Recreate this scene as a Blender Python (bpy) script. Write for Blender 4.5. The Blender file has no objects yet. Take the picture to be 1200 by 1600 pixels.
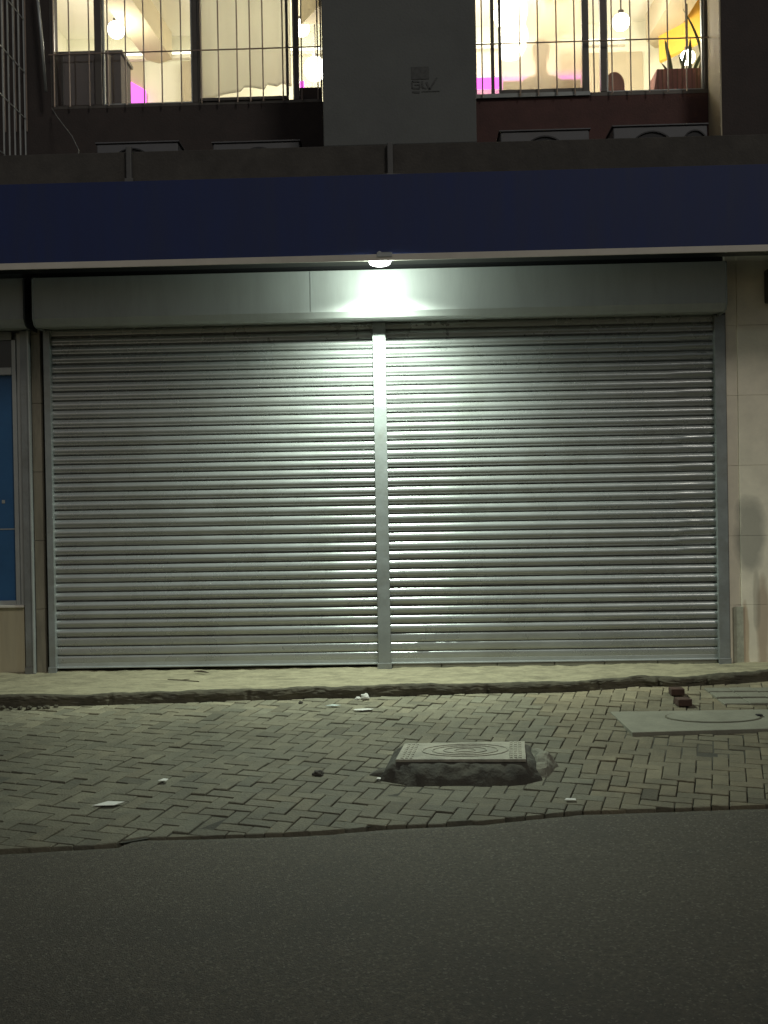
import bpy, bmesh, math, random
from mathutils import Vector, Matrix, noise
R = math.radians
rng = random.Random(7)

# ------------------------------------------------------------------ camera, sky, sun, exposure
scene = bpy.context.scene
C = scene.collection
scene.render.resolution_x = 768
scene.render.resolution_y = 1024
cam_data = bpy.data.cameras.new('camera')
cam_data.sensor_fit = 'VERTICAL'
cam_data.sensor_height = 24
cam_data.lens = 24.0
cam_data.clip_end = 300
cam = bpy.data.objects.new('camera', cam_data)
C.objects.link(cam)
cam.matrix_world = (Matrix.Translation((0.269, -8.9, 1.417)) @ Matrix.Rotation(R(1.62), 4, 'Z')
                    @ Matrix.Rotation(R(90 - .336), 4, 'X') @ Matrix.Rotation(R(-1.025), 4, 'Z'))
scene.camera = cam

world = bpy.data.worlds.new('World')
scene.world = world
world.use_nodes = True
wn = world.node_tree
bg = wn.nodes['Background']
sky = wn.nodes.new('ShaderNodeTexSky')
sky.sky_type = 'NISHITA'
sky.sun_disc = False
sky.sun_elevation = R(30)
sky.sun_rotation = R(200)
wn.links.new(sky.outputs[0], bg.inputs[0])
bg.inputs[1].default_value = 0.014

sun_d = bpy.data.lights.new('street_glow', 'SUN')
sun_d.energy = 0.60
sun_d.angle = R(12)
sun_d.color = (1.0, 0.94, 0.84)
sun = bpy.data.objects.new('street_glow', sun_d)
C.objects.link(sun)
sun.rotation_euler = (R(51), 0, R(32))   # low glow from the street behind the camera, from the left

scene.view_settings.view_transform = 'Standard'
scene.view_settings.look = 'None'
scene.view_settings.exposure = 0.0
scene.view_settings.gamma = 1.0

# ------------------------------------------------------------------ helpers
def tag(o, label=None, cat=None, group=None, kind=None):
    if label: o['label'] = label
    if cat: o['category'] = cat
    if group: o['group'] = group
    if kind: o['kind'] = kind
    return o

def thing(name, loc, label, cat, group=None):
    o = bpy.data.objects.new(name, None)
    o.empty_display_size = .1
    C.objects.link(o)
    o.location = loc
    return tag(o, label, cat, group)

class MB:
    def __init__(s):
        s.b = bmesh.new()
    def box(s, x0, x1, y0, y1, z0, z1, rot=None):
        vs = [s.b.verts.new(p) for p in ((x0,y0,z0),(x1,y0,z0),(x1,y1,z0),(x0,y1,z0),(x0,y0,z1),(x1,y0,z1),(x1,y1,z1),(x0,y1,z1))]
        for f in ((0,3,2,1),(4,5,6,7),(0,1,5,4),(1,2,6,5),(2,3,7,6),(3,0,4,7)):
            s.b.faces.new([vs[i] for i in f])
        if rot:
            bmesh.ops.rotate(s.b, verts=vs, cent=((x0+x1)/2,(y0+y1)/2,(z0+z1)/2), matrix=Matrix.Rotation(rot[0],3,rot[1]))
        return s
    def poly(s, pts, thick):
        """polygon in plan (x, y, ztop) given thickness downward"""
        t = [s.b.verts.new(p) for p in pts]
        d = [s.b.verts.new((p[0],p[1],p[2]-thick)) for p in pts]
        s.b.faces.new(t); s.b.faces.new(d[::-1])
        n = len(pts)
        for i in range(n):
            j = (i+1) % n
            s.b.faces.new((t[j], t[i], d[i], d[j]))
        return s
    def ext_x(s, prof, x0, x1):
        """closed profile of (y, z) extruded along x"""
        a = [s.b.verts.new((x0,y,z)) for y,z in prof]
        c = [s.b.verts.new((x1,y,z)) for y,z in prof]
        s.b.faces.new(a); s.b.faces.new(c[::-1])
        n = len(prof)
        for i in range(n):
            j = (i+1) % n
            s.b.faces.new((a[j], a[i], c[i], c[j]))
        return s
    def tube(s, pts, r, n=10, cap=True):
        rings = []
        pts = [Vector(p) for p in pts]
        for i, p in enumerate(pts):
            d = (pts[min(i+1,len(pts)-1)] - pts[max(i-1,0)]).normalized()
            u = d.orthogonal().normalized() if abs(d.z) > .9 else Vector((0,0,1)).cross(d).normalized()
            v = d.cross(u)
            rr = r[i] if isinstance(r, (list, tuple)) else r
            rings.append([s.b.verts.new(p + (u*math.cos(a)+v*math.sin(a))*rr) for a in [2*math.pi*k/n for k in range(n)]])
        for a, c in zip(rings, rings[1:]):
            for k in range(n):
                s.b.faces.new((a[k], a[(k+1)%n], c[(k+1)%n], c[k]))
        if cap:
            s.b.faces.new(rings[0][::-1]); s.b.faces.new(rings[-1])
        return s
    def lathe(s, prof, cx, cy, n=32):
        """profile (r, z) around a vertical axis"""
        rings = []
        for r, z in prof:
            rings.append([s.b.verts.new((cx+r*math.cos(2*math.pi*k/n), cy+r*math.sin(2*math.pi*k/n), z)) for k in range(n)])
        for a, c in zip(rings, rings[1:]):
            for k in range(n):
                s.b.faces.new((a[k], a[(k+1)%n], c[(k+1)%n], c[k]))
        s.b.faces.new(rings[0][::-1]); s.b.faces.new(rings[-1])
        return s
    def build(s, name, mat, parent=None, bevel=0, smooth=False, sharp=None):
        bmesh.ops.recalc_face_normals(s.b, faces=s.b.faces)
        me = bpy.data.meshes.new(name)
        s.b.to_mesh(me); s.b.free()
        if smooth:
            for p in me.polygons: p.use_smooth = True
            if sharp: me.set_sharp_from_angle(angle=R(sharp))
        me.materials.append(mat)
        o = bpy.data.objects.new(name, me)
        C.objects.link(o)
        if parent:
            o.parent = parent
            o.matrix_parent_inverse = Matrix.Translation(-Vector(parent.location)) if parent.type == 'EMPTY' else Matrix()
        if bevel:
            m = o.modifiers.new('bevel', 'BEVEL')
            m.width = bevel; m.segments = 2; m.limit_method = 'ANGLE'; m.angle_limit = R(40)
        return o

# ------------------------------------------------------------------ materials
def mat(name, col, rough=.6, metal=0, var=.12, scale=6, bump=.0, bscale=60, dirt=None, dscale=1.5, coat=0, spec=.5, stretch=None, dirt_amt=.5):
    m = bpy.data.materials.new(name)
    m.use_nodes = True
    nt = m.node_tree; N = nt.nodes; L = nt.links
    p = N['Principled BSDF']
    p.inputs['Roughness'].default_value = rough
    p.inputs['Metallic'].default_value = metal
    p.inputs['Specular IOR Level'].default_value = spec
    p.inputs['Coat Weight'].default_value = coat
    p.inputs['Coat Roughness'].default_value = .15
    tc = N.new('ShaderNodeTexCoord')
    mp = N.new('ShaderNodeMapping')
    L.new(tc.outputs['Object'], mp.inputs[0])
    if stretch: mp.inputs['Scale'].default_value = stretch
    n1 = N.new('ShaderNodeTexNoise'); n1.inputs['Scale'].default_value = scale
    n1.inputs['Detail'].default_value = 8; n1.inputs['Roughness'].default_value = .65
    L.new(mp.outputs[0], n1.inputs['Vector'])
    r1 = N.new('ShaderNodeMapRange')
    r1.inputs['From Min'].default_value = .3; r1.inputs['From Max'].default_value = .7
    r1.inputs['To Min'].default_value = 1 - var; r1.inputs['To Max'].default_value = 1 + var
    L.new(n1.outputs[0], r1.inputs[0])
    mx = N.new('ShaderNodeVectorMath'); mx.operation = 'SCALE'
    mx.inputs[0].default_value = col
    L.new(r1.outputs[0], mx.inputs['Scale'])
    out = mx.outputs[0]
    if dirt:
        n2 = N.new('ShaderNodeTexNoise'); n2.inputs['Scale'].default_value = dscale
        n2.inputs['Detail'].default_value = 6; n2.inputs['Roughness'].default_value = .7
        L.new(mp.outputs[0], n2.inputs['Vector'])
        r2 = N.new('ShaderNodeMapRange'); r2.inputs['From Min'].default_value = .48; r2.inputs['From Max'].default_value = .68
        r2.inputs['To Max'].default_value = dirt_amt
        L.new(n2.outputs[0], r2.inputs[0])
        mm = N.new('ShaderNodeMix'); mm.data_type = 'RGBA'
        L.new(r2.outputs[0], mm.inputs[0]); L.new(out, mm.inputs[6]); mm.inputs[7].default_value = (*dirt, 1)
        out = mm.outputs[2]
    L.new(out, p.inputs['Base Color'])
    rr = N.new('ShaderNodeMapRange'); rr.inputs['To Min'].default_value = rough-.08; rr.inputs['To Max'].default_value = rough+.1
    L.new(n1.outputs[0], rr.inputs[0]); L.new(rr.outputs[0], p.inputs['Roughness'])
    if bump:
        n3 = N.new('ShaderNodeTexNoise'); n3.inputs['Scale'].default_value = bscale; n3.inputs['Detail'].default_value = 5
        L.new(mp.outputs[0], n3.inputs['Vector'])
        b = N.new('ShaderNodeBump'); b.inputs['Strength'].default_value = bump; b.inputs['Distance'].default_value = .01
        L.new(n3.outputs[0], b.inputs['Height']); L.new(b.outputs[0], p.inputs['Normal'])
    m['col_socket'] = 1
    return m

def emit(name, col, strength):
    m = bpy.data.materials.new(name); m.use_nodes = True
    nt = m.node_tree; nt.nodes.clear()
    e = nt.nodes.new('ShaderNodeEmission'); e.inputs[0].default_value = (*col,1); e.inputs[1].default_value = strength
    o = nt.nodes.new('ShaderNodeOutputMaterial'); nt.links.new(e.outputs[0], o.inputs[0])
    return m

def glass(name, tint=(1,1,1), rough=.02, refl=.12):
    m = bpy.data.materials.new(name); m.use_nodes = True
    nt = m.node_tree; nt.nodes.clear()
    t = nt.nodes.new('ShaderNodeBsdfTransparent'); t.inputs[0].default_value = (*tint,1)
    g = nt.nodes.new('ShaderNodeBsdfGlossy'); g.inputs['Roughness'].default_value = rough
    x = nt.nodes.new('ShaderNodeMixShader'); x.inputs[0].default_value = refl*.4
    o = nt.nodes.new('ShaderNodeOutputMaterial')
    nt.links.new(t.outputs[0], x.inputs[1]); nt.links.new(g.outputs[0], x.inputs[2]); nt.links.new(x.outputs[0], o.inputs[0])
    return m

M = {}
M['slat'] = mat('galvanised_slat', (.37,.385,.375), .27, .55, .07, 2.2, .02, 60, dirt=(.27,.27,.24), dscale=1.6, dirt_amt=.4)
M['rail'] = mat('galvanised_rail', (.27,.29,.285), .5, .45, .14, 5, .1, 60, dirt=(.15,.14,.11), dscale=3, dirt_amt=.5)
M['housing'] = mat('painted_housing_steel', (.30,.315,.305), .42, 0, .05, 2, .05, 20, coat=.08, stretch=(3,1,.5), dirt=(.22,.225,.21), dscale=1.6, dirt_amt=.35)
M['navy'] = mat('navy_sign_panel', (.007,.019,.092), .65, 0, .15, 2.5, .06, 12, stretch=(2.5,1,.35), dirt=(.013,.023,.075), dscale=2.2, dirt_amt=.7)
M['trim'] = mat('off_white_trim', (.52,.49,.42), .5, 0, .08, 4, .03, 30)
M['soffit'] = mat('grey_soffit', (.16,.16,.15), .7, 0, .1, 4)
M['wall_beige'] = None
M['wall_dark'] = mat('dark_brown_render', (.046,.036,.033), .85, 0, .22, 5, .3, 50, dirt=(.028,.025,.024), dscale=1.2)
M['wall_maroon'] = mat('maroon_render', (.085,.042,.038), .85, 0, .22, 5, .3, 50, dirt=(.045,.028,.027), dscale=1.2)
M['ledge'] = mat('weathered_ledge_concrete', (.062,.057,.050), .9, 0, .25, 6, .4, 45, dirt=(.035,.032,.028), dscale=2)
M['pillar'] = mat('grey_painted_render', (.120,.128,.124), .8, 0, .08, 4, .2, 50, dirt=(.085,.09,.088), dscale=1.5, dirt_amt=.4)
M['pipe'] = mat('pale_grey_pipe', (.095,.094,.09), .6, 0, .15, 8)
M['frame_dark'] = mat('bronze_aluminium_frame', (.10,.092,.082), .42, .5, .1, 5)
M['frame_alu'] = mat('aluminium_frame', (.36,.38,.37), .4, .4, .08, 5)
M['bar'] = mat('painted_iron_bar', (.34,.27,.22), .5, .2, .15, 20)
M['ac_body'] = mat('off_white_unit_casing', (.12,.122,.13), .55, 0, .08, 6, dirt=(.09,.085,.08), dscale=3)
M['ac_dark'] = mat('dark_fan_grille', (.02,.02,.022), .6, .2, .1, 6)
M['room'] = mat('cream_room_wall', (.80,.79,.64), .8, 0, .04, 2)
M['room_tan'] = mat('tan_wall_panel', (.48,.42,.29), .7, 0, .06, 2)
M['room_floor'] = mat('room_floor_tile', (.35,.28,.2), .5, 0, .1, 2)
M['ceil'] = mat('room_ceiling_paint', (.82,.80,.68), .8, 0, .03, 2)
M['beam'] = mat('beige_ceiling_beam', (.56,.49,.34), .8, 0, .04, 2)
M['yellow'] = mat('yellow_painted_wall', (.85,.50,.06), .7, 0, .05, 2)
M['curtain'] = mat('cream_curtain_cloth', (.62,.60,.46), .9, 0, .08, 3, .1, 30)
M['cabinet'] = mat('dark_brown_board', (.055,.040,.034), .7, 0, .12, 6)
M['wood'] = mat('brown_wood', (.25,.11,.06), .55, 0, .25, 9, stretch=(1,1,.15))
M['planter'] = mat('red_brown_planter', (.42,.17,.12), .7, 0, .3, 14, stretch=(1,1,.1))
M['leaf'] = mat('snake_plant_leaf', (.13,.17,.07), .5, 0, .3, 12, stretch=(1,1,.3))
M['concrete'] = None
M['cover'] = mat('cast_cover_concrete', (.27,.255,.195), .75, 0, .2, 12, .5, 60, dirt=(.12,.115,.085), dscale=4, dirt_amt=.6)
M['mortar'] = mat('dark_rough_mortar', (.058,.054,.040), .95, 0, .35, 12, 1.0, 30, dirt=(.035,.033,.027), dscale=5, dirt_amt=.7)
M['mortar_lump'] = mat('pale_mortar_lump', (.17,.165,.125), .95, 0, .35, 9, .9, 25, dirt=(.08,.075,.055), dscale=6)
M['slab'] = mat('concrete_slab', (.175,.17,.128), .85, 0, .16, 5, .5, 50, dirt=(.12,.115,.085), dscale=3)
M['kerb'] = mat('dirty_kerb_stone', (.080,.072,.048), .95, 0, .35, 7, 1.0, 22, dirt=(.045,.04,.028), dscale=3.2, dirt_amt=.75)
M['sand'] = mat('dark_joint_sand', (.046,.043,.031), .95, 0, .3, 10, .6, 60)
M['paper'] = mat('white_paper', (.55,.54,.49), .8, 0, .05, 20)
M['wrapper'] = mat('clear_plastic_wrapper', (.55,.62,.58), .25, 0, .1, 20)
M['stone'] = mat('dark_stone', (.05,.045,.035), .9, 0, .3, 20, .5, 40)
M['loose_brick'] = mat('dark_brown_brick', (.055,.03,.02), .9, 0, .3, 20, .5, 40)
M['stem'] = mat('dry_twig', (.07,.055,.035), .9, 0, .2, 20)
M['speaker'] = mat('black_plastic', (.018,.018,.022), .4, 0, .1, 10)
M['blue_glass'] = mat('blue_window_film', (.022,.10,.23), .5, 0, .1, 1.2, dirt=(.012,.06,.15), dscale=.9, dirt_amt=.6)
M['dark_glass'] = mat('dark_transom_glass', (.02,.026,.026), .2, 0, .1, 2)
M['skin'] = mat('skin', (.50,.30,.20), .6, 0, .05, 8)
M['shirt'] = mat('tan_shirt', (.26,.14,.06), .85, 0, .1, 10)
M['hair'] = mat('dark_hair', (.05,.035,.025), .7, 0, .2, 20)
M['trousers'] = mat('grey_trousers', (.12,.12,.13), .9, 0, .1, 10)
M['cable'] = mat('grey_cable', (.16,.16,.15), .6, 0, .1, 10)
M['stencil'] = mat('black_stencil_paint', (.082,.085,.083), .85, 0, .35, 25)
M['glass'] = glass('clear_window_glass')
M['lamp_bright'] = emit('lamp_white', (.93,1,.93), 14)
M['globe'] = emit('globe_lamp_white', (1,.97,.80), 14)
M['led'] = emit('pink_led', (1,.13,.80), 2.4)
M['cove'] = emit('cove_light', (1,.97,.76), 3.2)

def wall_beige():
    m = mat('beige_stone_tile', (.80,.74,.59), .72, 0, .10, 5, .15, 40)
    nt = m.node_tree; N = nt.nodes; L = nt.links
    p = N['Principled BSDF']
    src = p.inputs['Base Color'].links[0].from_socket
    tc = [n for n in N if n.type == 'TEX_COORD'][0]
    # darker greyish ellipse with a noisy edge, and rusty streaks low on the wall
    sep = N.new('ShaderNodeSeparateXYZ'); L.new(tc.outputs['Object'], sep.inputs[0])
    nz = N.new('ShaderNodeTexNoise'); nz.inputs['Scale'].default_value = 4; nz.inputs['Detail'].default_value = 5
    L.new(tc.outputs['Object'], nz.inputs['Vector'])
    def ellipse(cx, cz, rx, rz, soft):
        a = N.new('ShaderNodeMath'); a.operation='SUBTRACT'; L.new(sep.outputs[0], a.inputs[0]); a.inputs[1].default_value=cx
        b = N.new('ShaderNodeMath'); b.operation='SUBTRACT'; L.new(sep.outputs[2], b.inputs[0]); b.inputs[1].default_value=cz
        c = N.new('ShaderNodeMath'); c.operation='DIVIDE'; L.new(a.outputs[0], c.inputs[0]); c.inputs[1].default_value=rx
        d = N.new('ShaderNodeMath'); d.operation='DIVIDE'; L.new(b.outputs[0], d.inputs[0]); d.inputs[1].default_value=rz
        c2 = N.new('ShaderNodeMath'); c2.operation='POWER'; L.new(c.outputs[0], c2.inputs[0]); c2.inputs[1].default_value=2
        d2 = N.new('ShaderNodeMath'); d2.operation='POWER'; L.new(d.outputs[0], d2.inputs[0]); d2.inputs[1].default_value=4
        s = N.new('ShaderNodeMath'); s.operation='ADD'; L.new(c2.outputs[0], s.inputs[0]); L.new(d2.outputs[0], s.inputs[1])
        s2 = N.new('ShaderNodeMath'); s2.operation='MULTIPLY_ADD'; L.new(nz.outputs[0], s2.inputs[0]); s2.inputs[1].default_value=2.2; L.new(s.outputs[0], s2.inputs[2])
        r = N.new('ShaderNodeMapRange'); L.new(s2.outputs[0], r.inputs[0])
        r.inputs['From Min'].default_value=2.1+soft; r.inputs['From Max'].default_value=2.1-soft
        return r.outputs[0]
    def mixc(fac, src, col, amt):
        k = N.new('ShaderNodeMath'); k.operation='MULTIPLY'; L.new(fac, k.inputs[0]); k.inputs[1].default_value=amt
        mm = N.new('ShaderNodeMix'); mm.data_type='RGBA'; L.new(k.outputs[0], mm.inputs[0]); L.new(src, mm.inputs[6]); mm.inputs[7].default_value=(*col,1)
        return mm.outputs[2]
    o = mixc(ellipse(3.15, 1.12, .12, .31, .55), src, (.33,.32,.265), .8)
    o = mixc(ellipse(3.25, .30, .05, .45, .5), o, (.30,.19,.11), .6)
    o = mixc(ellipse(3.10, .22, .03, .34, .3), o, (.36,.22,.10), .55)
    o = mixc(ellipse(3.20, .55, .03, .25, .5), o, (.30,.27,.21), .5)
    L.new(o, p.inputs['Base Color'])
    return m
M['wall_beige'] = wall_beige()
M['tile_left'] = mat('cream_base_tile', (.40,.36,.25), .6, 0, .12, 4, .1, 40, stretch=(3,3,.4), dirt=(.26,.21,.13), dscale=2)
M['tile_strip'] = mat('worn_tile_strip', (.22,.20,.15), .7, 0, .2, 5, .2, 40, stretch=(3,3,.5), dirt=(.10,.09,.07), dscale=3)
M['concrete'] = mat('pavement_screed', (.31,.28,.18), .92, 0, .26, 7, 1.0, 30, stretch=(1,2.2,1), dirt=(.15,.135,.085), dscale=3.0, dirt_amt=.75)

def asphalt():
    m = mat('asphalt', (.070,.060,.042), .82, 0, .55, 55, 1.0, 160, dirt=(.046,.041,.032), dscale=.7, dirt_amt=.7)
    nt = m.node_tree; N = nt.nodes; L = nt.links; p = N['Principled BSDF']
    src = p.inputs['Base Color'].links[0].from_socket
    tc = [n for n in N if n.type == 'TEX_COORD'][0]
    v = N.new('ShaderNodeTexVoronoi'); v.inputs['Scale'].default_value = 120
    L.new(tc.outputs['Object'], v.inputs['Vector'])
    sp = N.new('ShaderNodeSeparateColor'); L.new(v.outputs['Color'], sp.inputs[0])
    r = N.new('ShaderNodeMapRange'); r.inputs['From Min'].default_value=.86; r.inputs['From Max'].default_value=1; r.inputs['To Max'].default_value=.55
    L.new(sp.outputs[0], r.inputs[0])
    mm = N.new('ShaderNodeMix'); mm.data_type='RGBA'; L.new(r.outputs[0], mm.inputs[0]); L.new(src, mm.inputs[6]); mm.inputs[7].default_value=(.20,.18,.14,1)
    L.new(mm.outputs[2], p.inputs['Base Color'])
    return m
M['asphalt'] = asphalt()

def paver_mat():
    m = mat('paving_brick', (.118,.109,.074), .85, 0, .22, 9, .7, 70, dirt=(.062,.058,.040), dscale=1.1, dirt_amt=.6)
    nt = m.node_tree; N = nt.nodes; L = nt.links; p = N['Principled BSDF']
    src = p.inputs['Base Color'].links[0].from_socket
    a = N.new('ShaderNodeAttribute'); a.attribute_name = 'tone'
    mm = N.new('ShaderNodeVectorMath'); mm.operation = 'MULTIPLY'
    L.new(src, mm.inputs[0]); L.new(a.outputs['Color'], mm.inputs[1]); L.new(mm.outputs[0], p.inputs['Base Color'])
    return m
M['paver'] = paver_mat()

# ------------------------------------------------------------------ ground
def interp(tab, x):
    if x <= tab[0][0]: return tab[0][1]
    for (a, ya), (b, yb) in zip(tab, tab[1:]):
        if x <= b: return ya + (yb-ya)*(x-a)/(b-a)
    return tab[-1][1]
def g(y):
    return -.09 + .045*(y+.95) if y > -3.9 else -.223 + .01*(y+3.9)
ROAD = [(-12,-4.6),(-3,-4.1),(-1.77,-3.98),(-1.19,-3.90),(-1.14,-3.81),(-.29,-3.77),(.09,-3.69),(.62,-3.63),(1.1,-3.50),(2.12,-3.43),(4,-3.35),(12,-3.1)]
KERB = [(-12,-1.12),(-2.97,-1.04),(-2.2,-1.03),(-.99,-.91),(.02,-.835),(1.03,-.78),(1.53,-.76),(2.08,-.60),(2.41,-.62),(3.16,-.45),(12,-.4)]
def nz(x, y, z=0, s=1): return noise.noise(Vector((x*s, y*s, z)))

def sheet(name, fn, x0, x1, nx, v0, v1, nv, m, smooth=True):
    b = bmesh.new()
    rows = []
    for j in range(nv+1):
        rows.append([b.verts.new(fn(x0+(x1-x0)*i/nx, v0+(v1-v0)*j/nv)) for i in range(nx+1)])
    for j in range(nv):
        for i in range(nx):
            b.faces.new((rows[j][i], rows[j][i+1], rows[j+1][i+1], rows[j+1][i]))
    me = bpy.data.meshes.new(name); b.to_mesh(me); b.free()
    if smooth:
        for p in me.polygons: p.use_smooth = True
    me.materials.append(m)
    o = bpy.data.objects.new(name, me); C.objects.link(o)
    return tag(o, kind='structure')

# asphalt road: far edge follows ROAD with a ragged lip
def road_fn(x, v):
    e = interp(ROAD, x) - .024 + .010*nz(x, 3, 0, 9) + .006*nz(x, 7, 0, 30)
    y = e + (v**1.6)*(-18)
    z = g(y) - .005 + .003*nz(x, y, 0, .8) - (.02 if v == 0 else 0)
    return (x, y, z)
sheet('road', road_fn, -10, 10, 400, 0, 1, 60, M['asphalt'])
sheet('ground', lambda x, y: (x, y, min(g(min(y,-.9)), g(-.9)) - .06), -60, 60, 4, -60, 30, 60, M['sand'])
sheet('joint_sand', lambda x, v: (x, interp(ROAD, x)+.03 + v*(interp(KERB, x)+.15-interp(ROAD, x)-.03), g(interp(ROAD, x)+.03 + v*(interp(KERB, x)+.15-interp(ROAD, x)-.03)) - .009), -6, 6, 60, 0, 1, 20, M['sand'])

# herringbone brick paving as one structure, cut to the two edges
def clip(poly, p, n):
    out = []
    for i in range(len(poly)):
        a, b = poly[i], poly[(i+1) % len(poly)]
        da = (a[0]-p[0])*n[0]+(a[1]-p[1])*n[1]; db = (b[0]-p[0])*n[0]+(b[1]-p[1])*n[1]
        if da >= 0: out.append(a)
        if (da >= 0) != (db >= 0):
            t = da/(da-db); out.append((a[0]+(b[0]-a[0])*t, a[1]+(b[1]-a[1])*t))
    return out
def paving():
    b = bmesh.new()
    lay = b.loops.layers.float_color.new('tone')
    ang = R(-16.5); ca, sa = math.cos(ang), math.sin(ang)
    U = .093
    for i in range(-90, 90):
        for j in range(-90, 90):
            r = (i-j) % 4
            if r == 0: cells = (i, j, i+2, j+1)
            elif r == 3: cells = (i, j, i+1, j+2)
            else: continue
            x0, y0, x1, y1 = [c*U for c in cells]
            e = .0022 + rng.random()*.0014
            loc = [(x0+e,y0+e),(x1-e,y0+e),(x1-e,y1-e),(x0+e,y1-e)]
            cx, cy = (x0+x1)/2, (y0+y1)/2
            w = rng.gauss(0, .010)
            loc = [(cx+(p[0]-cx)*math.cos(w)-(p[1]-cy)*math.sin(w), cy+(p[0]-cx)*math.sin(w)+(p[1]-cy)*math.cos(w)) for p in loc]
            pts = []
            for px, py in loc:
                X = px*ca-py*sa; Y = px*sa+py*ca - 2.4
                X += .03*nz(X, Y, 2, .7); Y += .03*nz(X, Y, 8, .7)
                pts.append((X, Y))
            mx = sum(p[0] for p in pts)/4; my = sum(p[1] for p in pts)/4
            if abs(mx) > 5.2: continue
            yr, yk = interp(ROAD, mx), interp(KERB, mx)
            if my < yr-.15 or my > yk+.12: continue
            sl = (interp(ROAD, mx+.1)-interp(ROAD, mx-.1))/.2
            pts = clip(pts, (mx, yr), (-sl, 1))
            if len(pts) >= 3:
                slk = (interp(KERB, mx+.1)-interp(KERB, mx-.1))/.2
                pts = clip(pts, (mx, yk-.004), (slk, -1))
            if len(pts) < 3: continue
            ar = abs(sum(pts[k][0]*pts[(k+1)%len(pts)][1]-pts[(k+1)%len(pts)][0]*pts[k][1] for k in range(len(pts))))/2
            if ar < .0015: continue
            cx = sum(p[0] for p in pts)/len(pts); cy = sum(p[1] for p in pts)/len(pts)
            dz = rng.gauss(0, .0024) + .008*nz(cx, cy, 5, 1.2)
            tx, ty = rng.gauss(0, .012), rng.gauss(0, .012)
            t = 1 + rng.gauss(0, .065)
            if rng.random() < .04: t *= 1.22
            if rng.random() < .03: t *= .74
            # bricks near the kerb are paler: lamp light put into their tone
            t *= 1 + .95*max(0, 1-abs(cy-yk)/.9) * (.6+.8*(nz(cx,cy,1,2)+.5))
            warm = 1 + rng.gauss(0, .014) + (.07 if cx > 1.2 else 0)
            tone = (t*warm, t, t/warm, 1)
            def zz(p, o): return g(p[1]) + dz + tx*(p[0]-cx) + ty*(p[1]-cy) + o
            ins = .006
            top = []
            for p in pts:
                d = math.hypot(p[0]-cx, p[1]-cy) or 1
                q = (p[0]-(p[0]-cx)/d*ins, p[1]-(p[1]-cy)/d*ins)
                top.append(b.verts.new((q[0], q[1], zz(q, 0))))
            mid = [b.verts.new((p[0], p[1], zz(p, -.0035))) for p in pts]
            low = [b.verts.new((p[0], p[1], zz(p, -.05))) for p in pts]
            fs = [b.faces.new(top)]
            n = len(pts)
            for k in range(n):
                l = (k+1) % n
                fs.append(b.faces.new((mid[k], mid[l], top[l], top[k])))
                fs.append(b.faces.new((low[k], low[l], mid[l], mid[k])))
            for f in fs:
                for lp in f.loops: lp[lay] = tone
    bmesh.ops.recalc_face_normals(b, faces=b.faces)
    me = bpy.data.meshes.new('brick_paving'); b.to_mesh(me); b.free()
    me.materials.append(M['paver'])
    o = bpy.data.objects.new('brick_paving', me); C.objects.link(o)
    tag(o, kind='structure')
paving()

# pavement screed from the facade to the kerb, then the rough kerb face
def kerb_top(x):
    return interp(KERB, x) + .035 + .012*nz(x, 0, 3, 3)
def pave_fn(x, v):
    y1 = kerb_top(x) + .03
    y = .25 + (y1-.25)*v
    z = .024 - .030*v + .011*nz(x, y*2.5, 1, 2.4) + .009*nz(x, y*3, 4, 7) + .005*nz(x, y*3, 7, 19)
    z += interp([(1.6,0),(2.2,.012),(2.35,-.004),(2.6,.0),(3.3,.03)], x)*v
    return (x, y, z)
sheet('pavement', pave_fn, -8, 8, 640, 0, 1, 40, M['concrete'])
def kerb_fn(x, v):
    y0 = kerb_top(x)+.034; y1 = interp(KERB, x)
    zt = pave_fn(x, 1)[2] - .001
    # profile: short flat top, rounded nose, near-vertical rough face
    prof = [(0,0),(.35,.004),(.7,.004),(.9,-.004),(1.0,-.018),(1.03,-.035),(1.02,-.05),(1.0,-.075),(.98,-.14)]
    k = v*(len(prof)-1); i = min(int(k), len(prof)-2); f = k-i
    a = prof[i][0]+(prof[i+1][0]-prof[i][0])*f; dz = prof[i][1]+(prof[i+1][1]-prof[i][1])*f
    rough = .016*nz(x, v*.5, 0, 5) + .010*nz(x, v*1.2, 2, 14) + .007*nz(x, v*2.0, 4, 33)
    jt = 0
    for jx in (-2.1,-1.05,-.12,.83,1.72,2.22,2.62):       # worn joints between kerb lengths
        d = abs(x-jx-.01*nz(x, v*6, 9, 6))
        if d < .02: jt = max(jt, .03*(1-d/.02))
    chip = .05*max(0, nz(x, 0, 11, 2.2)-.22)
    wgt = min(1, v*1.6)
    return (x, y0+(y1-y0)*a + wgt*(rough + jt + chip), zt + dz + (.006*nz(x, v*4, 6, 12) - (chip*.6 if v < .6 else 0))*wgt)
sheet('kerb', kerb_fn, -8, 8, 1000, 0, 1, 24, M['kerb'])

# ------------------------------------------------------------------ building
bld = thing('commercial_building', (0, .5, 0), 'two storey building front with beige tiles below and dark brown walls with lit windows above', 'building')
def bpart(mb, name, m, **k): return mb.build(name, m, bld, **k)
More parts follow.
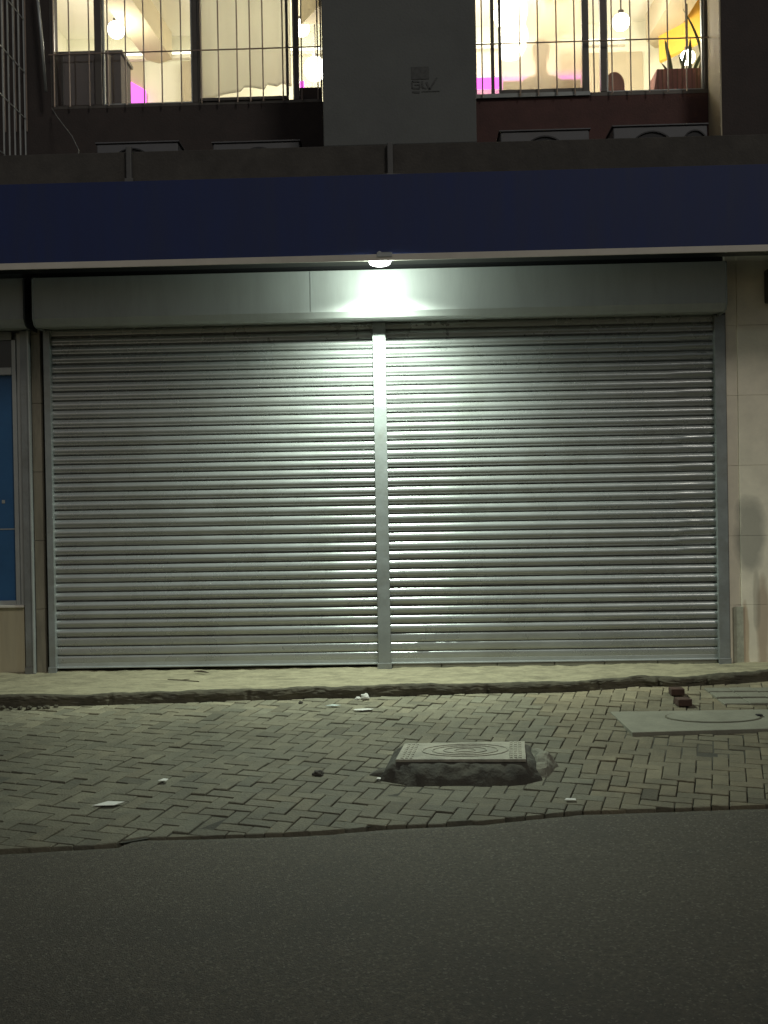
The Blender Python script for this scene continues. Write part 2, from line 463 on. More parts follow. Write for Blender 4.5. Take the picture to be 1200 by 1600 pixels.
# ground floor wall behind the shutters, and side walls in beige
w = MB()
w.box(-8, -2.965, .045, .45, -.2, 3.6)
w.box(-2.965, 3.0, .16, .45, -.2, 3.6)
w.box(3.0, 8, .045, .45, -.2, 3.6)
bpart(w, 'wall', M['rail'])
bpart(MB().box(-2.965, 2.965, .0, .158, 3.2, 3.6), 'gap_shade_lintel', M['ac_dark'])  # near-black colour stands in for the shade in the gap over the housing
t = MB()                                            # beige tiles on the right in courses of 0.6 m
zs = [-.03, .513, 1.107, 1.71, 2.31, 2.91, 3.55]
for a, c in zip(zs, zs[1:]):
    t.box(2.972, 3.0695, -.034, .043, a+.0008, c-.0008)
    x = 3.071
    while x < 7.5:
        t.box(x, x+.5985, -.042, .043, a+.0008, c-.0008); x += .6
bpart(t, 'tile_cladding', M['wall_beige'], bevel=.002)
t = MB(); t.box(3.0, 3.085, -.046, -.0435, -.03, .50)
M['patch'] = mat('grey_green_render', (.36,.36,.28), .85, 0, .25, 9, .3, 40)
bpart(t, 'cement_patch', M['patch'], bevel=.004)
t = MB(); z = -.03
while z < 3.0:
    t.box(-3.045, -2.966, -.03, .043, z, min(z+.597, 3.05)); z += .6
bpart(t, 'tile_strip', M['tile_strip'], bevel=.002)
t = MB(); x = -3.155
while x > -7:
    t.box(x-.297, x, -.015, .043, -.03, .585); x -= .3
bpart(t, 'base_tile', M['tile_left'], bevel=.002)
# upper storey
w = MB()
w.box(-8, -2.975, .4, .62, 4.0, 7.4)
w.box(-2.975, -.30, .4, .62, 4.0, 5.095)
w.box(-.478, .90, .4, .62, 5.095, 7.4)
w.box(-2.975, 3.0, .4, .62, 6.72, 7.4)
bpart(w, 'wall', M['wall_dark'])
w = MB(); w.box(-.30, 2.985, .4, .62, 4.0, 5.075)
bpart(w, 'wall', M['wall_maroon'])
w = MB(); w.box(3.0, 8, .04, .62, 4.0, 7.4)
bpart(w, 'wall', M['wall_dark'])
w = MB(); w.box(2.986, 2.999, .045, .62, 4.0, 7.4)
bpart(w, 'window_reveal', M['room_tan'])
w = MB(); w.box(-8, 8, -.6, -.45, 3.6, 4.34); w.box(-8, 8, -.449, .399, 3.7, 4.02)
bpart(w, 'ledge', M['ledge'], bevel=.006)
w = MB(); w.box(-.405, .84, -.56, .399, 4.352, 7.4)
bpart(w, 'pillar', M['pillar'], bevel=.008)
st = MB()                                            # faint black stencilled mark on the pillar
yy0, yy1 = -.5640, -.5602
st.box(.318, .462, yy0, yy1, 4.875, 4.975)
for (x0, z0, x1, z1, wd) in ((.325,4.86,.385,4.855,.012),(.325,4.86,.322,4.80,.012),(.325,4.805,.385,4.80,.012),(.385,4.805,.385,4.83,.012),(.345,4.83,.385,4.832,.010),
                             (.405,4.86,.408,4.805,.014),(.408,4.805,.44,4.80,.010),(.44,4.85,.465,4.79,.016),(.465,4.79,.525,4.885,.014),(.40,4.775,.545,4.775,.007),(.325,4.775,.385,4.770,.016)):
    dx, dz = x1-x0, z1-z0; L_ = math.hypot(dx, dz); nx_, nz_ = -dz/L_*wd/2, dx/L_*wd/2
    q = [(x0+nx_,z0+nz_),(x1+nx_,z1+nz_),(x1-nx_,z1-nz_),(x0-nx_,z0-nz_)]
    a = [st.b.verts.new((p[0], yy0, p[1])) for p in q]; c = [st.b.verts.new((p[0], yy1, p[1])) for p in q]
    st.b.faces.new(a); st.b.faces.new(c[::-1])
    for k in range(4): st.b.faces.new((a[(k+1)%4], a[k], c[k], c[(k+1)%4]))
bpart(st, 'stencil_mark', M['stencil'])
# drain pipes down the ledge
for i, (x, z0, z1) in enumerate(((.135, 4.035, 4.345), (-1.985, 4.06, 4.37))):
    p = thing('drain_pipe', (x, -.62, z0), ['short pale drain pipe on the ledge under the grey pillar', 'short pale drain pipe on the ledge under the left window'][i], 'pipe', 'drain pipes on the ledge')
    MB().box(x-.023, x+.023, -.645, -.604, z0, z1).build('pipe', M['pipe'], p, bevel=.008)
    MB().box(x-.035, x+.035, -.650, -.6035, z0+.02, z0+.05).build('bracket', M['pipe'], p, bevel=.003)
# cement smear where the pipe meets the canopy
sm = MB()
pts = []
for k in range(18):
    a = 2*math.pi*k/18; rr = 1+.35*nz(k, 0, 0, .9)
    pts.append((.14+.16*math.cos(a)*rr, -.70+.07*math.sin(a)*rr, 4.052))
sm.poly(pts, .015)
bpart(sm, 'cement_smear', M['pipe'], bevel=.004)

# ------------------------------------------------------------------ room behind the windows
rm = MB()
rm.box(-3.7, 3.7, 2.6, 2.75, 4.1, 6.9)
rm.box(-3.7, -3.55, .63, 2.6, 4.1, 6.9); rm.box(3.55, 3.7, .63, 2.6, 4.1, 6.9)
bpart(rm, 'room_wall', M['room'])
bpart(MB().box(-3.7, 3.7, .63, 2.6, 4.05, 4.25), 'room_floor', M['room_floor'])
bpart(MB().box(-3.7, 3.7, .63, 2.75, 6.75, 6.9), 'room_ceiling', M['ceil'])
def beam(pts, z0=6.45, z1=6.75):
    m = MB(); m.poly([(x, y, z1) for x, y in pts], z1-z0)
    return bpart(m, 'ceiling_beam', M['beam'])
beam([(-2.74,.64),(-2.44,.64),(-2.33,2.5),(-2.50,2.595),(-2.62,2.5)])
beam([(2.98,.64),(3.25,.64),(3.19,2.55),(3.05,2.595),(2.915,2.42)])
beam([(-.55,.9),(-.42,.9),(-.42,1.25),(-.75,1.25)], 6.2)
beam([(1.7,1.6),(1.95,1.6),(2.0,2.59),(1.75,2.59)], 6.5)
for x0, x1, z1 in ((-2.95,-2.67,6.50),(-2.24,-2.12,6.45),(2.0,2.45,6.40),(2.52,2.90,6.40)):
    bpart(MB().box(x0, x1, 2.55, 2.598, 4.3, z1), 'wall_panel', M['room_tan'])
y_ = MB(); y_.poly([(3.02,2.30,6.9),(3.545,1.5,6.9),(3.545,1.6,6.9),(3.05,2.36,6.9)], .72)
bpart(y_, 'yellow_wall', M['yellow'])
for x0, x1 in ((-3.5,-.6),(.9,2.7)):
    c_ = thing('cove_light', (x0, 2.5, 6.5), ['bright strip light along the top of the room wall behind the left window','bright strip light along the top of the room wall behind the right window'][x0>0], 'strip light', 'cove lights')
    MB().box(x0, x1, 2.50, 2.535, 6.50, 6.53).build('light_strip', M['cove'], c_)
    MB().box(x0, x1, 2.48, 2.545, 6.455, 6.495).build('tray', M['ceil'], c_)
globes = [(-2.70,1.6,6.37,.085,'round white globe lamp in the left part of the left window'),
          (-.79,1.6,6.33,.085,'round white globe lamp seen in the narrow pane beside the pillar'),
          (2.47,1.6,6.29,.085,'round white globe lamp high in the middle of the right window'),
          (-.66,1.7,5.95,.12,'big white globe lamp low in the narrow pane beside the pillar'),
          (3.135,1.6,5.91,.075,'white globe lamp glowing behind the snake plant'),
          (1.36,1.7,6.45,.17,'largest white globe lamp above the seated person')]
for x, y, z, r, lab in globes:
    t_ = thing('globe_lamp', (x, y, z), lab, 'lamp', 'globe lamps in the upstairs room')
    MB().lathe([(r*math.sin(math.pi*k/14)+.001, z-r*math.cos(math.pi*k/14)) for k in range(15)], x, y, 24).build('globe', M['globe'], t_, smooth=True)
    MB().lathe([(.03,z+r-.004),(.03,z+r+.03),(.008,z+r+.04),(.008,6.748)], x, y, 12).build('stem', M['frame_dark'], t_)
    ld = bpy.data.lights.new('globe_light', 'POINT'); ld.energy = 20 if r < .16 else 36; ld.color = (1,.93,.76); ld.shadow_soft_size = r
    lo = bpy.data.objects.new('globe_light', ld); C.objects.link(lo); lo.location = (0, -.0, -r-.09); lo.parent = t_
# pink strips
for pts, lab in (([(-2.94,2.54,6.30),(-2.64,2.54,6.12),(-2.64,2.54,5.92),(-2.94,2.54,6.04)], 'slanting pink light panel on the wall by the left window'),):
    m = MB()
    a = [m.b.verts.new(p) for p in pts]; c = [m.b.verts.new((p[0], p[1]-.03, p[2])) for p in pts]
    m.b.faces.new(a); m.b.faces.new(c[::-1])
    for k in range(4): m.b.faces.new((a[(k+1)%4], a[k], c[k], c[(k+1)%4]))
    bpart(m, 'wall_light_panel', M['led'])
def led(x0, x1, y0, y1, z0, z1, lab):
    tag(MB().box(x0, x1, y0, y1, z0, z1).build('led_strip', M['led'], bevel=.004), lab, 'strip light', 'pink strip lights')
led(-.76, -.70, .9, .93, 5.36, 5.50, 'short pink strip light glowing in the narrow pane left of the grey pillar')
led(.95, 2.2, 2.44, 2.47, 6.00, 6.12, 'long pink strip light behind the seated person')
led(2.12, 2.15, .78, .80, 5.18, 5.26, 'tiny pink strip light beside the mullion of the right window')

# cabinet behind the left window
cb = thing('cabinet', (-2.7, .8, 4.25), 'dark brown cabinet standing behind the left end of the left window', 'cabinet')
MB().box(-3.4, -2.395, .66, 1.0, 4.25, 5.70).build('carcass', M['cabinet'], cb, bevel=.004)
MB().box(-3.42, -2.375, .645, 1.02, 5.703, 5.735).build('top_board', M['frame_dark'], cb, bevel=.004)
MB().box(-2.52, -2.49, .645, .659, 4.3, 5.69).build('edge_strip', M['room_tan'], cb)
MB().box(-2.95, -2.93, .64, .658, 4.3, 5.69).build('edge_strip', M['frame_dark'], cb)
# pile of goods next to the cabinet
bg_ = thing('basket', (-2.24, .85, 4.25), 'small orange brown basket beside the dark cabinet behind the window', 'basket')
MB().lathe([(.10,4.9),(.13,5.12),(.14,5.2),(.125,5.2),(.11,5.12)], -2.24, .85, 20).build('body', M['wood'], bg_, smooth=True)
m = MB(); m.box(-2.30, -2.18, .80, .90, 5.14, 5.24, (R(25),'Y')); m.build('folded_cloth', M['paper'], bg_, bevel=.01)
MB().box(-2.36, -2.12, .73, .97, 4.25, 4.895).build('stand', M['wood'], bg_)

# curtain in the middle sash: cloth with folds and a ragged hem
def curtain():
    b = bmesh.new(); nx, nzv = 60, 40
    rows = []
    for j in range(nzv+1):
        row = []
        for i in range(nx+1):
            u = i/nx; x = -1.64 + .84*u
            hem = interp([(0,5.13),(.2,5.17),(.44,5.21),(.46,5.24),(.6,5.23),(.70,5.22),(.72,5.26),(.84,5.235),(.90,5.27),(1,5.24)], u)
            hem += .13
            z = 6.7 + (hem-6.7)*j/nzv
            y = .70 + .008*math.sin(u*22+.8*math.sin(z*2)) + .05*nz(x, z, 0, 1.6)
            row.append(b.verts.new((x, y, z)))
        rows.append(row)
    for j in range(nzv):
        for i in range(nx):
            b.faces.new((rows[j][i], rows[j][i+1], rows[j+1][i+1], rows[j+1][i]))
    me = bpy.data.meshes.new('curtain'); b.to_mesh(me); b.free()
    for p in me.polygons: p.use_smooth = True
    me.materials.append(cloth_translucent())
    o = bpy.data.objects.new('curtain', me); C.objects.link(o)
    s = o.modifiers.new('thickness', 'SOLIDIFY'); s.thickness = .002
    tag(o, 'cream curtain with a ragged hem hanging behind the middle sash of the left window', 'curtain')
def cloth_translucent():
    m = bpy.data.materials.new('thin_cream_cloth'); m.use_nodes = True
    nt = m.node_tree; nt.nodes.clear(); N = nt.nodes; L = nt.links
    d = N.new('ShaderNodeBsdfDiffuse'); d.inputs[0].default_value = (.80,.79,.70,1)
    t = N.new('ShaderNodeBsdfTranslucent'); t.inputs[0].default_value = (.92,.91,.82,1)
    n = N.new('ShaderNodeTexNoise'); n.inputs['Scale'].default_value = 5
    x = N.new('ShaderNodeMixShader'); x.inputs[0].default_value = .55
    o = N.new('ShaderNodeOutputMaterial'); L.new(d.outputs[0], x.inputs[1]); L.new(t.outputs[0], x.inputs[2]); L.new(x.outputs[0], o.inputs[0])
    return m
curtain()

# person sitting behind the right window, seen through the sash
def skinned(name, verts, edges, radii, m, parent=None, sub=2, root=0):
    me = bpy.data.meshes.new(name); me.from_pydata(verts, edges, []); me.update()
    o = bpy.data.objects.new(name, me); C.objects.link(o)
    sk = o.modifiers.new('skin', 'SKIN'); sk.use_smooth_shade = True
    for i, v in enumerate(me.skin_vertices[0].data):
        r = radii[i]; v.radius = r if isinstance(r, tuple) else (r, r); v.use_root = (i == root)
    ss = o.modifiers.new('sub', 'SUBSURF'); ss.levels = sub; ss.render_levels = sub
    me.materials.append(m)
    if parent:
        o.parent = parent; o.matrix_parent_inverse = Matrix.Translation(-Vector(parent.location))
    return o
def person():
    px, py = 1.575, .96
    S = .90
    t_ = thing('person', (px, py, 4.25), 'person in a tan top sitting on a bench behind the right window', 'person')
    V = []; E = []; Rd = []
    def add(p, r, prev=None):
        V.append((px+S*p[0], py-S*p[1], 4.25+1.12*p[2])); Rd.append(r)
        if prev is not None: E.append((prev, len(V)-1))
        return len(V)-1
    hip = add((0,0,.50), (.15,.12))
    wst = add((0,-.01,.70), (.135,.10), hip)
    ch = add((0,-.03,.92), (.165,.115), wst)
    nb = add((0,-.02,1.08), (.085,.075), ch)
    nk = add((0,-.03,1.15), .052, nb)
    hd = add((0,-.05,1.25), (.066,.078), nk)
    cr = add((0,-.045,1.345), (.070,.085), hd)
    for s in (-1,1):
        sh = add((.175*s,-.02,1.045), .058, nb)
        el = add((.235*s,-.10,.78), .045, sh)
        wr = add((.13*s,-.30,.62), .030, el)
        pl = add((.09*s,-.37,.60), (.040,.018), wr)
        for k in range(4):
            a = add((.09*s+(k-1.5)*.020,-.415,.597), .009, pl)
            c = add((.09*s+(k-1.5)*.021,-.415-.030-.006*(1.5-abs(k-1.5)),.592), .0085, a)
            add((.09*s+(k-1.5)*.021,-.415-.05-.008*(1.5-abs(k-1.5)),.582), .008, c)
        th = add((.09*s-.035*s,-.36,.60), .010, pl); add((.09*s-.055*s,-.395,.595), .009, th)
        kn = add((.11*s,-.44,.50), .070, hip)
        an = add((.11*s,-.42,.09), .042, kn)
        add((.11*s,-.56,.04), (.04,.035), an)
    skinned('body', V, E, Rd, M['skin'], t_)
    # clothes: shirt shell and trousers following the body
    V2 = []; E2 = []; R2 = []
    def a2(p, r, prev=None):
        V2.append((px+S*p[0], py-S*p[1], 4.25+1.12*p[2])); R2.append(r)
        if prev is not None: E2.append((prev, len(V2)-1))
        return len(V2)-1
    h = a2((0,0,.52), (.165,.14)); w_ = a2((0,-.01,.72), (.155,.12), h); c_ = a2((0,-.03,.92), (.18,.13), w_); n_ = a2((0,-.02,1.085), (.10,.085), c_)
    for s in (-1,1):
        q = a2((.18*s,-.02,1.045), .070, n_); a2((.235*s,-.09,.82), .058, q)
    skinned('shirt', V2, E2, R2, M['shirt'], t_)
    V2 = []; E2 = []; R2 = []
    h = a2((0,0,.50), (.17,.14))
    for s in (-1,1):
        q = a2((.11*s,-.44,.50), .080, h); a2((.11*s,-.42,.14), .06, q)
    skinned('trousers', V2, E2, R2, M['trousers'], t_)
    hr = MB(); prof = [(.001,1.455)]
    b = hr.b
    bmesh.ops.create_uvsphere(b, u_segments=24, v_segments=14, radius=1)
    for v in b.verts:
        v.co.x *= .086; v.co.y *= .10; v.co.z *= .095
        if v.co.y > .056 and v.co.z < .02: v.co.y = .056
        v.co += Vector((px, py+.034, 4.25+1.36*1.12))
    hr.build('hair', M['hair'], t_, smooth=True)
    fx, fy, fz = px, py+.05*S+.075, 4.25+1.29*1.12
    MB().tube([(fx,fy-.012,fz+.03),(fx,fy+.012,fz),(fx,fy-.006,fz-.012)], [.007,.012,.007], 8).build('nose', M['skin'], t_, smooth=True)
    MB().box(fx-.024, fx+.024, fy-.014, fy+.001, fz-.048, fz-.038).build('mouth', M['shirt'], t_, bevel=.004)
    for q in (-1, 1):
        MB().box(fx+q*.031-.012, fx+q*.031+.012, fy-.016, fy-.002, fz+.034, fz+.044).build('eye', M['hair'], t_, bevel=.004)
        MB().box(fx+q*.072-.006, fx+q*.072+.006, py+.045, py+.075, fz-.015, fz+.038).build('ear', M['skin'], t_, bevel=.004)
person()
tb = thing('bench', (1.5, .9, 4.25), 'low wooden bench with a flat back under the seated person', 'bench')
MB().box(1.18, 1.90, .69, .725, 5.20, 5.355).build('backrest', M['wood'], tb, bevel=.006)
MB().box(1.18, 1.90, .74, 1.25, 4.60, 4.64).build('seat', M['wood'], tb, bevel=.006)
for sx in (1.20, 1.85):
    MB().box(sx, sx+.03, .695, .72, 4.252, 5.199).build('leg', M['wood'], tb)
    MB().box(sx, sx+.03, 1.20, 1.23, 4.252, 4.599).build('leg', M['wood'], tb)
chr_ = thing('chair', (2.2, .85, 4.25), 'chair with a rounded brown back behind the mullion of the right window', 'chair')
m = MB(); pr = []
for k in range(25):
    a = math.pi*k/24; pr.append((2.235+.095*math.cos(a), 5.33+.13*math.sin(a)))
pr = [(2.33,4.75)] + pr + [(2.14,4.75)]
a = [m.b.verts.new((x, .80, z)) for x, z in pr]; c = [m.b.verts.new((x, .85, z)) for x, z in pr]
m.b.faces.new(a); m.b.faces.new(c[::-1])
for k in range(len(pr)):
    l = (k+1) % len(pr); m.b.faces.new((a[l], a[k], c[k], c[l]))
m.build('backrest', M['wood'], chr_, bevel=.012)
MB().box(2.02, 2.45, .85, 1.25, 4.69, 4.75).build('seat', M['wood'], chr_, bevel=.01)
for sx in (2.04, 2.40):
    for sy in (.87, 1.21): MB().box(sx, sx+.03, sy, sy+.03, 4.252, 4.688).build('leg', M['wood'], chr_)

# planter with snake plant
pb = thing('planter_box', (2.85, .8, 4.25), 'red brown slatted planter box inside the right window', 'planter')
m = MB()
m.poly([(2.60,.68,5.42),(3.12,.68,5.42),(3.12,.95,5.42),(2.60,.95,5.42)], 1.16)
for v in m.b.verts:
    if v.co.z < 5: v.co.x += -.17 if v.co.x < 2.8 else 0
m.build('box', M['planter'], pb, bevel=.006)
m = MB(); x = 2.60
while x < 3.1:
    m.box(x, x+.012, .672, .679, 4.8, 5.415); x += .045
m.build('slat', M['wood'], pb)
def leaf(m, x, y, z, h, lean, w, bend):
    n = 10; prev = None
    for k in range(n+1):
        t = k/n; ww = w*(.75+.5*t)*(1-t**3.2)+.0015
        cx = x+lean*t*h+bend*t*t*h; cz = z+h*t*(1-.15*abs(lean))
        l_ = m.b.verts.new((cx-ww, y, cz)); c_ = m.b.verts.new((cx, y+.008, cz)); r_ = m.b.verts.new((cx+ww, y, cz))
        if prev:
            m.b.faces.new((prev[0],prev[1],c_,l_)); m.b.faces.new((prev[1],prev[2],r_,c_))
        prev = (l_,c_,r_)
sp = thing('snake_plant', (2.9, .8, 5.41), 'green snake plant with upright pointed leaves in the planter box', 'plant')
for (x, h, lean, w, bend) in ((2.78,.36,-.15,.021,-.03),(2.86,.26,.1,.016,.1),(2.93,.34,.05,.02,-.02),(2.97,.30,.25,.018,.25),(3.02,.34,.15,.016,.3),(2.74,.12,-.4,.012,-.2),(3.05,.22,.0,.018,.05),(2.9,.2,-.3,.015,0),(3.06,.62,.05,.014,-.33)):
    m = MB(); leaf(m, x, .78+rng.random()*.06, 5.41, h, lean, w, bend)
    o = m.build('leaf', M['leaf'], sp); s = o.modifiers.new('thick', 'SOLIDIFY'); s.thickness = .004

# ------------------------------------------------------------------ upstairs windows
def frame_rect(m, x0, x1, z0, z1, y0, y1, w, wb=None):
    wb = wb or w
    m.box(x0, x0+w, y0, y1, z0, z1); m.box(x1-w, x1, y0, y1, z0, z1)
    m.box(x0+w, x1-w, y0, y1, z0, z0+wb); m.box(x0+w, x1-w, y0, y1, z1-w, z1)
def pane(x0, x1, z0, z1, y, parent, m=None):
    return MB().box(x0, x1, y, y+.005, z0, z1).build('pane', m or M['glass'], parent)
ZT = 6.70
wl = bpart(MB().box(-2.974, -.49, .40, .46, 5.096, 5.125), 'window', M['frame_dark'], bevel=.002)
m = MB()
for a, c in ((-2.974,-2.945),(-2.565,-2.50),(-1.665,-1.618),(-.735,-.695),(-.50,-.49)):
    MB().box(a, c, .40, .46, 5.126, ZT).build('mullion', M['frame_dark'], wl, bevel=.003)
m = MB(); frame_rect(m, -1.615, -.79, 5.127, ZT, .385, .425, .022, .03); m.build('sash', M['frame_dark'], wl, bevel=.003)
m = MB(); m.box(-.812, -.79, .386, .424, 5.157, ZT-.03); m.box(-.752, -.736, .41, .45, 5.13, ZT); m.build('sash', M['frame_alu'], wl, bevel=.002)
m = MB(); frame_rect(m, -2.495, -1.67, 5.127, ZT, .42, .45, .016); m.build('sash', M['frame_alu'], wl, bevel=.002)
m = MB(); m.box(-.694, -.501, .41, .45, 5.127, 5.235); m.build('sash_rail', M['cabinet'], wl, bevel=.003)
for a, c, y in ((-2.944,-2.566,.435),(-2.478,-1.687,.434),(-1.592,-.813,.404),(-.694,-.501,.455)):
    pane(a, c, 5.157 if a > -2 and a < -1 else 5.145, ZT-.03, y, wl)
def bars(xs, x0, x1, zh, z0, parent, y=.355):
    m = MB()
    for x in xs: m.tube([(x, y, z0), (x, y, ZT)], .0065, 8)
    m.tube([(x0, y-.001, zh), (x1, y-.001, zh)], .0065, 8)
    m.build('security_bar', M['bar'], parent, smooth=True, sharp=40)
bars([-2.925,-2.783,-2.6,-2.429,-2.265,-2.1,-1.936,-1.76,-1.578,-1.42,-1.25,-1.133,-1.017,-.836,-.665,-.52], -2.97, -.49, 5.575, 5.10, wl)
wr = bpart(MB().box(.90, 2.985, .40, .46, 5.076, 5.112), 'window', M['frame_dark'], bevel=.002)
m = MB()
for a, c in ((.901,.915),(2.03,2.085),(2.955,2.985)):
    MB().box(a, c, .40, .46, 5.113, ZT).build('mullion', M['frame_dark'], wr, bevel=.003)
m = MB(); m.box(1.045, 1.075, .386, .43, 5.114, ZT); m.box(1.115, 1.140, .386, .43, 5.114, ZT); m.box(1.865, 1.925, .386, .43, 5.114, ZT)
m.box(1.141, 1.864, .386, .43, 5.114, 5.150); m.build('sash', M['frame_dark'], wr, bevel=.003)
m = MB(); frame_rect(m, 2.086, 2.954, 5.114, ZT, .42, .45, .014); m.build('sash', M['frame_alu'], wr, bevel=.003)
m = MB(); m.box(.90, 1.93, .375, .385, 5.078, 5.113); m.build('sill_strip', M['rail'], wr)
frost = bpy.data.materials.new('hazed_glass'); frost.use_nodes = True
nt = frost.node_tree; nt.nodes.clear()
rf = nt.nodes.new('ShaderNodeBsdfRefraction'); rf.inputs['IOR'].default_value = 1.05; rf.inputs['Roughness'].default_value = .22; rf.inputs[0].default_value = (.96,.95,.9,1)
tr_ = nt.nodes.new('ShaderNodeBsdfTransparent'); mxs = nt.nodes.new('ShaderNodeMixShader'); mxs.inputs[0].default_value = .55
df = nt.nodes.new('ShaderNodeBsdfTranslucent'); df.inputs[0].default_value = (.95,.85,.7,1); mx2 = nt.nodes.new('ShaderNodeMixShader'); mx2.inputs[0].default_value = .35
oo = nt.nodes.new('ShaderNodeOutputMaterial')
nt.links.new(rf.outputs[0], mxs.inputs[1]); nt.links.new(tr_.outputs[0], mxs.inputs[2])
nt.links.new(mxs.outputs[0], mx2.inputs[1]); nt.links.new(df.outputs[0], mx2.inputs[2]); nt.links.new(mx2.outputs[0], oo.inputs[0])
pane(1.141, 1.864, 5.151, ZT-.01, .405, wr, frost)
pane(.916, 1.044, 5.113, ZT-.01, .43, wr); pane(1.926, 2.029, 5.113, ZT-.01, .43, wr); pane(2.101, 2.939, 5.129, ZT-.03, .432, wr); pane(1.076, 1.114, 5.114, ZT-.01, .405, wr)
bars([.962,1.302,1.463,1.629,1.79,1.962,2.123,2.289,2.454,2.62,2.785], .90, 2.985, 5.552, 5.08, wr)

# ------------------------------------------------------------------ condensers on the ledge
def condenser(x0, x1, ztop, y, lab, fans):
    o = thing('air_conditioner', ((x0+x1)/2, y, 4.02), lab, 'air conditioner', 'air conditioner units on the ledge')
    MB().box(x0+.012, x1-.012, y, y+.28, 4.06, ztop-.013).build('casing', M['ac_body'], o, bevel=.01)
    MB().box(x0, x1, y-.012, y+.29, ztop-.012, ztop).build('top_cover', M['ac_body'], o, bevel=.003)
    for s in (x0+.06, x1-.12): MB().box(s, s+.06, y+.02, y+.26, 4.022, 4.059).build('foot', M['ac_dark'], o)
    for cx, r in fans:
        m = MB(); ring = []
        n = 40
        for rr, yy in ((r, y-.003),(r, y-.016),(r-.012, y-.018),(r-.014,y-.006)):
            ring.append([m.b.verts.new((cx+rr*math.cos(2*math.pi*k/n), yy, ztop-.055-r+rr*math.sin(2*math.pi*k/n)+.0)) for k in range(n)])
        for a, c in zip(ring, ring[1:]):
            for k in range(n): m.b.faces.new((a[k], a[(k+1)%n], c[(k+1)%n], c[k]))
        m.b.faces.new(ring[-1])
        m.build('fan_guard', M['ac_dark'], o)
    return o
condenser(1.06, 1.84, 4.607, -.10, 'air conditioner unit on the ledge right beside the grey pillar', [(1.45,.20)])
condenser(2.02, 2.84, 4.622, -.10, 'air conditioner unit on the ledge at the right end of the right window', [(2.36,.21),(2.72,.10)])
condenser(-2.42, -1.69, 4.60, -.10, 'air conditioner unit on the ledge above the left drain pipe', [(-2.1,.20)])
condenser(-1.41, -.64, 4.578, -.10, 'air conditioner unit on the ledge just left of the grey pillar', [(-1.0,.20)])
# steel cage at the left with a post beside it
cg = thing('security_cage', (-3.2, -.1, 4.34), 'pale metal security cage at the top left edge of the facade', 'cage')
m = MB()
k = 0; y = .36
while y > -.60:
    m.box(-3.205, -3.193, y-.006, y+.006, 4.45, 7.2); y -= .125
m.build('upright', M['frame_alu'], cg)
m = MB()
for z in (4.5, 5.0, 5.42, 5.9, 6.3, 6.8): m.box(-3.202, -3.196, -.6, .38, z, z+.012)
m.build('crossbar', M['frame_alu'], cg)
m = MB()
for i in range(6): m.box(-3.20-.10*i, -3.19-.10*i, .385, .395, 4.9, 7.2)
m.build('rear_upright', M['bar'], cg)
m = MB(); m.tube([(-3.04,.25,6.25),(-3.0,.25,5.75),(-2.965,.25,5.2)], .014, 10)
tag(m.build('waste_pipe', M['frame_alu'], smooth=True), 'thin pale pipe slanting down beside the left window', 'pipe')
m = MB(); m.tube([(-2.944,.34,5.08),(-2.85,.2,4.95),(-2.62,-.1,4.66),(-2.50,-.3,4.47),(-2.46,-.46,4.345)], .005, 6)
tag(m.build('cable', M['cable'], smooth=True), 'thin grey cable drooping from the left window down to the ledge', 'cable')

# ------------------------------------------------------------------ canopy with navy fascia
cn = thing('canopy', (0, -.4, 3.4), 'long navy blue sign board canopy with a white bottom trim over the shutters', 'canopy')
MB().box(-8, 8, -.85, -.75, 3.392, 4.020).build('fascia', M['navy'], cn, bevel=.003)
MB().box(-8, 8, -.868, -.858, 3.340, 3.391).build('trim', M['trim'], cn, bevel=.003)
MB().box(-8, 8, -.849, -.04, 3.500, 3.515).build('soffit', M['soffit'], cn)
MB().box(-8, 8, -.749, -.602, 4.000, 4.018).build('top_flashing', M['ledge'], cn)

# lamp
lp = thing('ceiling_lamp', (.047, -.72, 3.35), 'round bright white lamp under the canopy above the middle of the shutters', 'lamp')
lx, ly = .042, -.765
MB().lathe([(.068,3.499),(.078,3.47),(.090,3.385),(.092,3.362),(.085,3.360)], lx, ly, 40).build('housing', M['frame_alu'], lp, smooth=True, sharp=50)
MB().lathe([(.086,3.3598),(.086,3.350),(.079,3.338),(.062,3.329),(.035,3.322),(.002,3.319)], lx, ly, 40).build('lens', M['lamp_bright'], lp, smooth=True)
m = MB(); m.box(lx-.02, lx+.10, -.875, -.8685, 3.368, 3.398); m.box(lx-.02, lx+.10, -.875, -.855, 3.3985, 3.404); m.build('added_glint_clip', M['frame_alu'], lp, bevel=.002)  # metal piece added to give the bright glint on the trim
al = bpy.data.lights.new('lamp_light', 'POINT'); al.shadow_soft_size = .04; al.energy = 32; al.color = (.84,1,.86)
ao = bpy.data.objects.new('lamp_light', al); C.objects.link(ao); ao.location = (lx-.047, ly+.72, 3.270-3.35); ao.parent = lp
dl = bpy.data.lights.new('lamp_downlight', 'SPOT'); dl.spot_size = R(152); dl.spot_blend = .8; dl.shadow_soft_size = .045; dl.energy = 520; dl.color = (.86,1,.86)
do = bpy.data.objects.new('lamp_downlight', dl); C.objects.link(do); do.location = (lx-.047, ly+.72, 3.295-3.35); do.parent = lp

